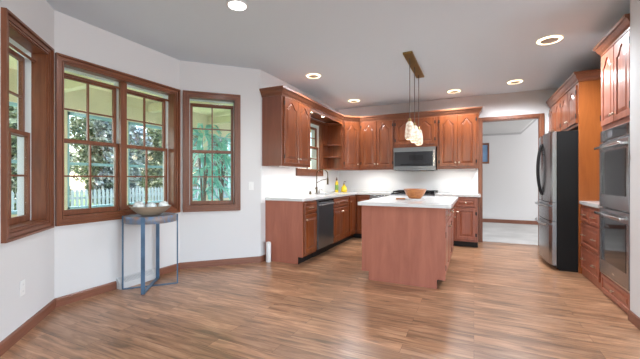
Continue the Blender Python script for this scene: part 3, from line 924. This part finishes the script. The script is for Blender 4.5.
# oven tower
T0, T1 = 3.612, 4.3735
w = T1 - T0
tw = thing('oven_cabinet', 'tall wood cabinet holding the double wall oven at the right edge', 'cabinet', (RX, T1, 0), R(-90))
m = MB(); m.box(0, .022, 0, .63, 0, 2.50); m.box(w - .022, w, 0, .63, 0, 2.50); m.box(.022, w - .022, 0, .63, 0, .215); m.box(.022, w - .022, 0, .63, 1.685, 2.50); m.box(.022, w - .022, .61, .63, .215, 1.685)
m.build('carcass', 'red_oak', tw)
door(tw, .03, w / 2 - .004, 1.73, 2.46, .085, 'red_oak', knobs='rb', hinges='l'); door(tw, w / 2 + .004, w - .03, 1.73, 2.46, .085, 'red_oak', knobs='lb', hinges='r')
drawer(tw, .03, w - .03, .03, .20, 'red_oak_h', 1, 'knob')
CR2 = [(o + .0005, z + .12) for o, z in CROWN]
o = MB().sweep([(1.855, T1 + .0005), (RX, T1 + .0005), (RX, T0)], CR2).build('cabinet_cornice', 'casing_wood_h')
tag(o, 'brown crown moulding on top of the tall oven cabinet', 'crown moulding', kind='thing')
ov = thing('wall_oven', 'dark steel double wall oven with black glass doors at the right edge', 'oven', (RX, T1 - .024, .217), R(-90))
w2 = T1 - T0 - .048
MB().box(0, w2, .0, .58, 0, 1.465).build('housing', 'steel_slate', ov)
p = MB().box(0, w2, -.022, 0, 1.345, 1.463, .004).build('control_panel', 'steel_slate', ov)
MB().box(.09, w2 - .02, -.024, -.021, 1.36, 1.45).build('glass_strip', 'black_glass', p)
MB().box(.22, .34, -.0255, -.0235, 1.375, 1.435).build('display', 'display_glow', p)
for z0, z1 in ((.685, 1.335), (.02, .672)):
    d = MB().box(0, w2, -.03, 0, z0, z1, .005, 2).build('oven_door', 'steel_slate', ov)
    MB().box(.07, w2 - .05, -.0325, -.029, z0 + .13, z1 - .095).build('window', 'oven_glass', d)
    m = MB(); m.box(.03, w2 - .03, -.085, -.062, z1 - .065, z1 - .038, .008, 2); m.box(.05, .075, -.065, -.03, z1 - .06, z1 - .043); m.box(w2 - .075, w2 - .05, -.065, -.03, z1 - .06, z1 - .043)
    m.build('handle', 'steel_bright', d, smooth=True)
MB().box(.35, .41, -.0315, -.029, .06, .078).build('badge', 'steel_bright', ov)
MB().box(0, w2, -.026, 0, 0, .016).build('bottom_trim', 'steel_bright', ov)

# refrigerator
F0, F1 = 5.125, 6.035
fr = thing('refrigerator', 'dark steel french-door refrigerator with curved handles', 'refrigerator', (.97, F1, 0), R(-90))
w = F1 - F0
MB().box(.0, w, .0, .80, .03, 1.80, .004).build('case', 'fridge_side', fr)
MB().box(.02, w - .02, .03, .78, 0, .03).build('foot_rail', 'toe_black', fr)
def fdoor(x0, x1, z0, z1, name):
    # gently bowed front
    pts = [(x0, -.004)]
    n = 10
    for i in range(n + 1):
        x = x0 + (x1 - x0) * i / n
        bow = .030 * (1 - ((x - w / 2) / (w / 2)) ** 2)
        edge = .012 * (max(0, 1 - min(i, n - i) / 1.0))
        pts.append((x, -.060 - bow + edge))
    pts.append((x1, -.004))
    return MB().prism(pts[::-1], z0, z1).build(name, 'steel_slate', fr)
g = .004
for (x0, x1, hx, side) in ((0, w / 2 - g, w / 2 - .05, -1), (w / 2 + g, w, w / 2 + .05, 1)):
    d = fdoor(x0, x1, .885, 1.80, 'door')
    n = 12; path = []
    for i in range(n + 1):
        t = i / n
        path.append((hx, -.085 - .055 * math.sin(PI * t) ** .6, .96 + .72 * t))
    MB().tube(path, .013, 10).build('handle', 'black_metal', d, smooth=True)
d = fdoor(.12, .30, 1.20, 1.55, 'dispenser') if False else None
for z0, z1 in ((.640, .877), (.065, .632)):
    d = fdoor(0, w, z0, z1, 'freezer_drawer')
    path = [(.07 + (w - .14) * i / 12, -.085 - .05 * math.sin(PI * i / 12) ** .5 - .01, z1 - .05) for i in range(13)]
    MB().tube(path, .012, 10).build('handle', 'steel', d, smooth=True)

# ------------------------------------------------------------------ bay furniture
tcx, tcy, tr_ = -3.235, 2.475, .262
tb = thing('side_table', 'tall round side table with blue metal strap legs under the twin window', 'side table', (tcx, tcy, 0))
MB().lathe([(tr_ - .004, .715), (tr_, .72), (tr_, .785), (tr_ - .004, .79)], n=48).build('table_top', 'table_top', tb, smooth=True)
angA = math.atan2(2.64 - 2.27, -3.05 + 3.38) ; angB = R(127)
for ang, rr in ((angA, 0), (angB, .002)):
    ca, sa = math.cos(ang), math.sin(ang)
    M4 = Matrix.Rotation(ang, 4, 'Z')
    for sgn in (1, -1):
        x0, x1 = (tr_, tr_ + .014) if sgn > 0 else (-tr_ - .014, -tr_)
        MB().box(x0, x1, -.019, .019, 0, .79, .002).xform(M4).build('leg', 'table_metal', tb)
    z = .0 if rr == 0 else .008
    MB().box(-tr_, tr_, -.019, .019, z, z + .007).xform(M4).build('foot_bar', 'table_metal', tb)

bc = (-3.18, 2.43, .7905)
prof = [(.07, 0), (.085, .002), (.138, .035), (.184, .075), (.204, .10), (.208, .104), (.202, .106), (.175, .082), (.13, .045), (.07, .016), (.001, .014)]
bo = MB().lathe(prof, n=40).build('decor_bowl', 'bowl_wood', loc=bc, smooth=True)
plain('bowl_grey', (.30, .235, .17), .5, noise=.35, nscale=5); bo.data.materials[0] = MATS['bowl_grey']
tag(bo, 'wide grey brown bowl of white balls on the round side table', 'bowl')
for i, (dx, dy, dz, rad, lab) in enumerate(((-.086, -.076, .097, .060, 'white patterned ball at the left of the side-table bowl'),
                                            (.002, .006, .090, .054, 'blue and white patterned ball in the middle of the side-table bowl'),
                                            (.074, .102, .098, .055, 'white patterned ball at the right of the side-table bowl'))):
    o = MB().sphere((0, 0, 0), rad, n=20).build('decor_ball', 'ball_pattern' if i == 1 else 'ball_white', loc=(bc[0] + dx, bc[1] + dy, bc[2] + dz), smooth=True)
    tag(o, lab, 'decorative ball', 'balls in the side-table bowl')

# baseboard register, in window-wall coordinates
rgx = thing('floor_register', 'white baseboard heat register behind the side table', 'heating register', (C12[0], C12[1] + .575, 0), R(90))
MB().prism_yz([(-.001, 0), (-.001, .112), (-.018, .112), (-.075, .050), (-.080, 0)], 0, .47).build('housing', 'register_white', rgx)
n_ = Vector((0, -.062, -.057)).normalized()
m = MB()
for i in range(23):
    x = .06 + i * .0155
    m.prism_yz([(-.0265, .1045), (-.0285, .1065), (-.0665, .0605), (-.0645, .0585)], x, x + .006)
m.build('louver', 'grey_plastic', rgx)

can_ = MB().lathe([(.034, 0), (.036, .004), (.036, .268), (.030, .284), (.012, .290)], n=24).build('canister', 'white_plastic', loc=(-2.655, 3.912, 0), smooth=True)
tag(can_, 'slim white cylinder standing on floor against the cabinet end panel', 'canister')

# outlets and switches
def plate_thing(name, label, cat, loc, rz, kind='outlet', w=.07, h=.115):
    p = thing(name, label, cat, loc, rz)
    MB().box(-w / 2, w / 2, -.006, -.0005, -h / 2, h / 2, .002).build('faceplate', 'white_plastic', p)
    if kind == 'outlet':
        for z in (.025, -.025):
            so = MB().box(-.016, .016, -.008, -.0055, z - .014, z + .014, .001).build('socket', 'white_plastic', p)
            MB().box(-.008, -.005, -.0085, -.0075, z - .006, z + .006).box(.005, .008, -.0085, -.0075, z - .006, z + .006).build('slot', 'grey_plastic', so)
    else:
        MB().box(-.016, .016, -.010, -.0055, -.032, .032, .002).build('rocker', 'white_plastic', p)
    return p
cs = math.sqrt(.5)
plate_thing('wall_outlet', 'white outlet low on the bay wall at the left edge', 'outlet', (C01[0] - .484 * cs, C01[1] + .484 * cs, .362), R(135))
plate_thing('light_switch', 'white switch on the bay wall beside the kitchen corner', 'light switch', (C23[0] + .925 * cs, C23[1] + .925 * cs, 1.086), R(45), 'switch')
plate_thing('wall_outlet', 'white outlet on the backsplash left of the sink window', 'outlet', (XK + .012, 4.55, 1.13), R(90))
plate_thing('wall_outlet', 'white outlet on the backsplash right of the range', 'outlet', (-.295, YB - .012, 1.126), 0, w=.11)
plate_thing('light_switch', 'white switch on the backsplash next to the opening', 'light switch', (-.016, YB - .012, 1.136), 0, 'switch', w=.11)

# ------------------------------------------------------------------ outdoors: porch, fence, garden
struct(MB().box(-6.4, -2.96, -3, 10.5, -.32, -.18).build('porch_floor', 'porch_deck'), 'grey porch deck outside the bay windows', 'porch floor')
struct(MB().box(-40, -6.4, -25, 40, -.5, -.30).build('ground', 'lawn_green'), 'green lawn beyond the porch', 'ground')
struct(MB().prism_xz([(-6.5, 2.78), (-2.95, 2.98), (-2.95, 3.08), (-6.5, 2.88)], -3, 10.5).build('porch_ceiling', 'porch_ceiling'), 'yellow cream boarded porch ceiling', 'porch ceiling')
pw = thing('porch_screen_wall', 'cream porch wall with blue framed screen openings outside the bay', 'porch wall', (-6.2, 0, -.18))
pw['kind'] = 'structure'
ZP = .18
def bay_range(): return [-1.10 + 1.06 * i for i in range(10)]
ys = bay_range()
MB().box(-.07, .07, -3, 10.5, 2.32 + ZP, 2.80 + ZP).build('beam', 'porch_cream', pw)
MB().box(-.05, .05, -3, 10.5, 0, .66 + ZP).build('knee_wall', 'porch_cream', pw)
for y in ys:
    MB().box(-.06, .06, y + .92, y + 1.06, .66 + ZP, 2.32 + ZP).build('post', 'porch_cream', pw)
    m = MB(); a, b = y, y + .92; z0, z1 = .66 + ZP, 2.32 + ZP
    m.box(-.035, .035, a, a + .045, z0, z1); m.box(-.035, .035, b - .045, b, z0, z1); m.box(-.035, .035, a, b, z0, z0 + .05); m.box(-.035, .035, a, b, z1 - .05, z1); m.box(-.03, .03, a, b, 1.42 + ZP, 1.47 + ZP)
    m.build('screen_frame', 'porch_blue', pw)
for y in (-.5, 1.2, 2.9, 4.6, 6.3, 8.0):
    o = MB().box(-6.12, -3.72, y, y + .12, 2.58, 2.74).build('porch_beam', 'porch_cream')
    struct(o, 'cream cross beam under the porch ceiling', 'porch beam')

fe = thing('picket_fence', 'white picket fence beyond the porch', 'fence', (-11, 0, -.30))
m = MB()
for i in range(150):
    y = 0 + i * .13
    m.prism_yz([(y, .06), (y, 1.10), (y + .04, 1.17), (y + .08, 1.10), (y + .08, .06)], -.012, .012)
m.build('pickets', 'fence_white', fe)
m = MB(); m.box(-.05, -.012, 0, 19.5, .25, .33); m.box(-.05, -.012, 0, 19.5, .85, .93); m.build('rails', 'fence_white', fe)
for i in range(9):
    MB().box(-.13, -.05, .1 + i * 2.4, .18 + i * 2.4, 0, 1.2).build('post', 'fence_white', fe)

def crown(m, blobs, n, size):
    for (c, r, sz) in blobs:
        for _ in range(n):
            while True:
                p = Vector((random.uniform(-1, 1), random.uniform(-1, 1), random.uniform(-1, 1)))
                if .25 < p.length < 1: break
            q = Vector((c[0] + p.x * r, c[1] + p.y * r, c[2] + p.z * r * sz))
            a = Vector((random.gauss(0, 1), random.gauss(0, 1), random.gauss(0, 1))).normalized()
            b = a.orthogonal().normalized(); d = a.cross(b)
            s = size * random.uniform(.6, 1.3)
            vs = [m.bm.verts.new(q + b * s), m.bm.verts.new(q + d * s * .5), m.bm.verts.new(q - b * s), m.bm.verts.new(q - d * s * .5)]
            m.bm.faces.new(vs)
def tree(x, y, h, r, mat, label, n=650, base=.0):
    t = thing('tree', label, 'tree', (x, y, -.30), random.uniform(0, 6), 'garden trees beyond the porch')
    top = h
    m = MB(); m.tube([(0, 0, 0), (.05, 0, h * .3), (-.04, .05, h * .6), (0, 0, h * .85)], [.13, .11, .08, .03], 8)
    for k_ in range(5):
        a = k_ * 1.256; m.tube([(0, 0, h * (.25 + .1 * k_)), (math.cos(a) * r * .6, math.sin(a) * r * .6, h * (.4 + .1 * k_))], [.05, .02], 6)
    m.build('trunk', 'bark', t)
    m = MB(); bl = []
    for k_ in range(15):
        a = random.uniform(0, 2 * PI); q = random.uniform(.1, .5) * r
        bl.append(((math.cos(a) * q, math.sin(a) * q, h * (.10 + .82 * k_ / 14)), r * random.uniform(.48, .66), .9))
    crown(m, bl, n, .12)
    m.build('foliage', mat, t, recalc=False)
    return t
spots = [(-13.2, .2, 4.4, 1.18, 'leaf_pale'), (-13.2, 3.0, 4.8, 1.18, 'leaf_tree'), (-13.4, 5.8, 5.2, 1.18, 'leaf_tree'), (-13.2, 8.6, 4.8, 1.18, 'leaf_pale'),
         (-13.4, 11.4, 5.2, 1.18, 'leaf_tree'), (-13.2, 14.2, 4.8, 1.18, 'leaf_pale'), (-13.0, 17.0, 5.0, 1.18, 'leaf_tree'), (-16.4, 4.4, 6.6, 1.18, 'leaf_tree'), (-16.4, 7.3, 6.8, 1.18, 'leaf_tree'), (-16.4, 10.2, 6.6, 1.18, 'leaf_tree'),
         (-16.4, 13.2, 6.8, 1.18, 'leaf_tree'), (-16.4, 16.2, 6.6, 1.18, 'leaf_tree'), (-16.4, 1.4, 6.6, 1.18, 'leaf_tree')]
tl = ['pale tree at far left beyond the porch', 'leafy green tree seen through the left edge window', 'leafy tree behind the fence, left pane of twin window', 'pale grey green tree behind the fence, twin window centre',
      'leafy tree behind fence, right pane of twin window', 'pale grey green tree seen past the palms of narrow window', 'leafy tree at the right of narrow window view',
      'tall tree behind the leftmost trees of the twin window view', 'tall tree behind the pale tree, twin window centre', 'tall tree at the right of the twin window view', 'tall tree at the left of narrow window view', 'tall tree at the right of narrow window view', 'tall tree behind those of the left edge window']
for i_ in range(8):
    spots.append((-21.0, -1.0 + 4.4 * i_, 8.0, 1.85, 'leaf_tree' if i_ % 2 else 'leaf_pale'))
tl += ['tall tree of the farthest row, seen in the left edge window', 'tall tree of the farthest row, left of the twin window view', 'tall tree of the farthest row, left pane of twin window', 'tall tree of the farthest row, right pane of twin window',
       'tall tree of the farthest row, right of the twin window view', 'tall tree of the farthest row, left half of narrow window', 'tall tree of the farthest row, right half of narrow window', 'tall tree of the farthest row, at the right of the garden']
for sp, la in zip(spots, tl):
    tree(*sp, la)

def tropical(x, y, h, label, nl=34, seed=1):
    random.seed(seed)
    t = thing('potted_palm', label, 'plant', (x, y, -.18), 0, 'palms on the porch')
    MB().lathe([(.14, 0), (.19, .30), (.20, .33), (.17, .33), (.15, .28), (.01, .28)], n=20).build('pot', 'pot_clay', t, smooth=True)
    m = MB()
    for k_ in range(3):
        a = k_ * 2.1
        m.tube([(0, 0, .28), (.05 * math.cos(a), .05 * math.sin(a), h * .6), (.10 * math.cos(a), .10 * math.sin(a), h * (.7 + .12 * k_))], .018, 6)
    m.build('stem', 'bark', t)
    m = MB()
    for k_ in range(nl):
        a = random.uniform(0, 2 * PI); z = h * random.choice((.50, .66, .82, .97)) * random.uniform(.96, 1.03); L_ = random.uniform(.38, .62); wd_ = random.uniform(.022, .036); up_ = random.uniform(.2, 1.1)
        u = Vector((math.cos(a), math.sin(a), 0)); sd_ = Vector((-u.y, u.x, 0)); prev = None
        for s_ in range(7):
            q = s_ / 6
            p = u * (.05 + L_ * q * .75) + Vector((0, 0, z + L_ * (up_ * q - .95 * q * q)))
            ww = wd_ * math.sin(PI * (.1 + .9 * (1 - q) * .98)) + .003
            va = m.bm.verts.new(p + sd_ * ww); vc = m.bm.verts.new(p + Vector((0, 0, -.012))); vb = m.bm.verts.new(p - sd_ * ww)
            if prev: m.bm.faces.new((prev[0], prev[1], vc, va)); m.bm.faces.new((prev[1], prev[2], vb, vc))
            prev = (va, vc, vb)
    m.build('frond', 'leaf_teal', t, recalc=False)
tropical(-4.55, 4.58, 2.25, 'tall teal green palm on the porch, left half of narrow window', 84, 3)
tropical(-5.15, 5.72, 2.3, 'tall teal green palm on the porch, right half of narrow window', 84, 5)
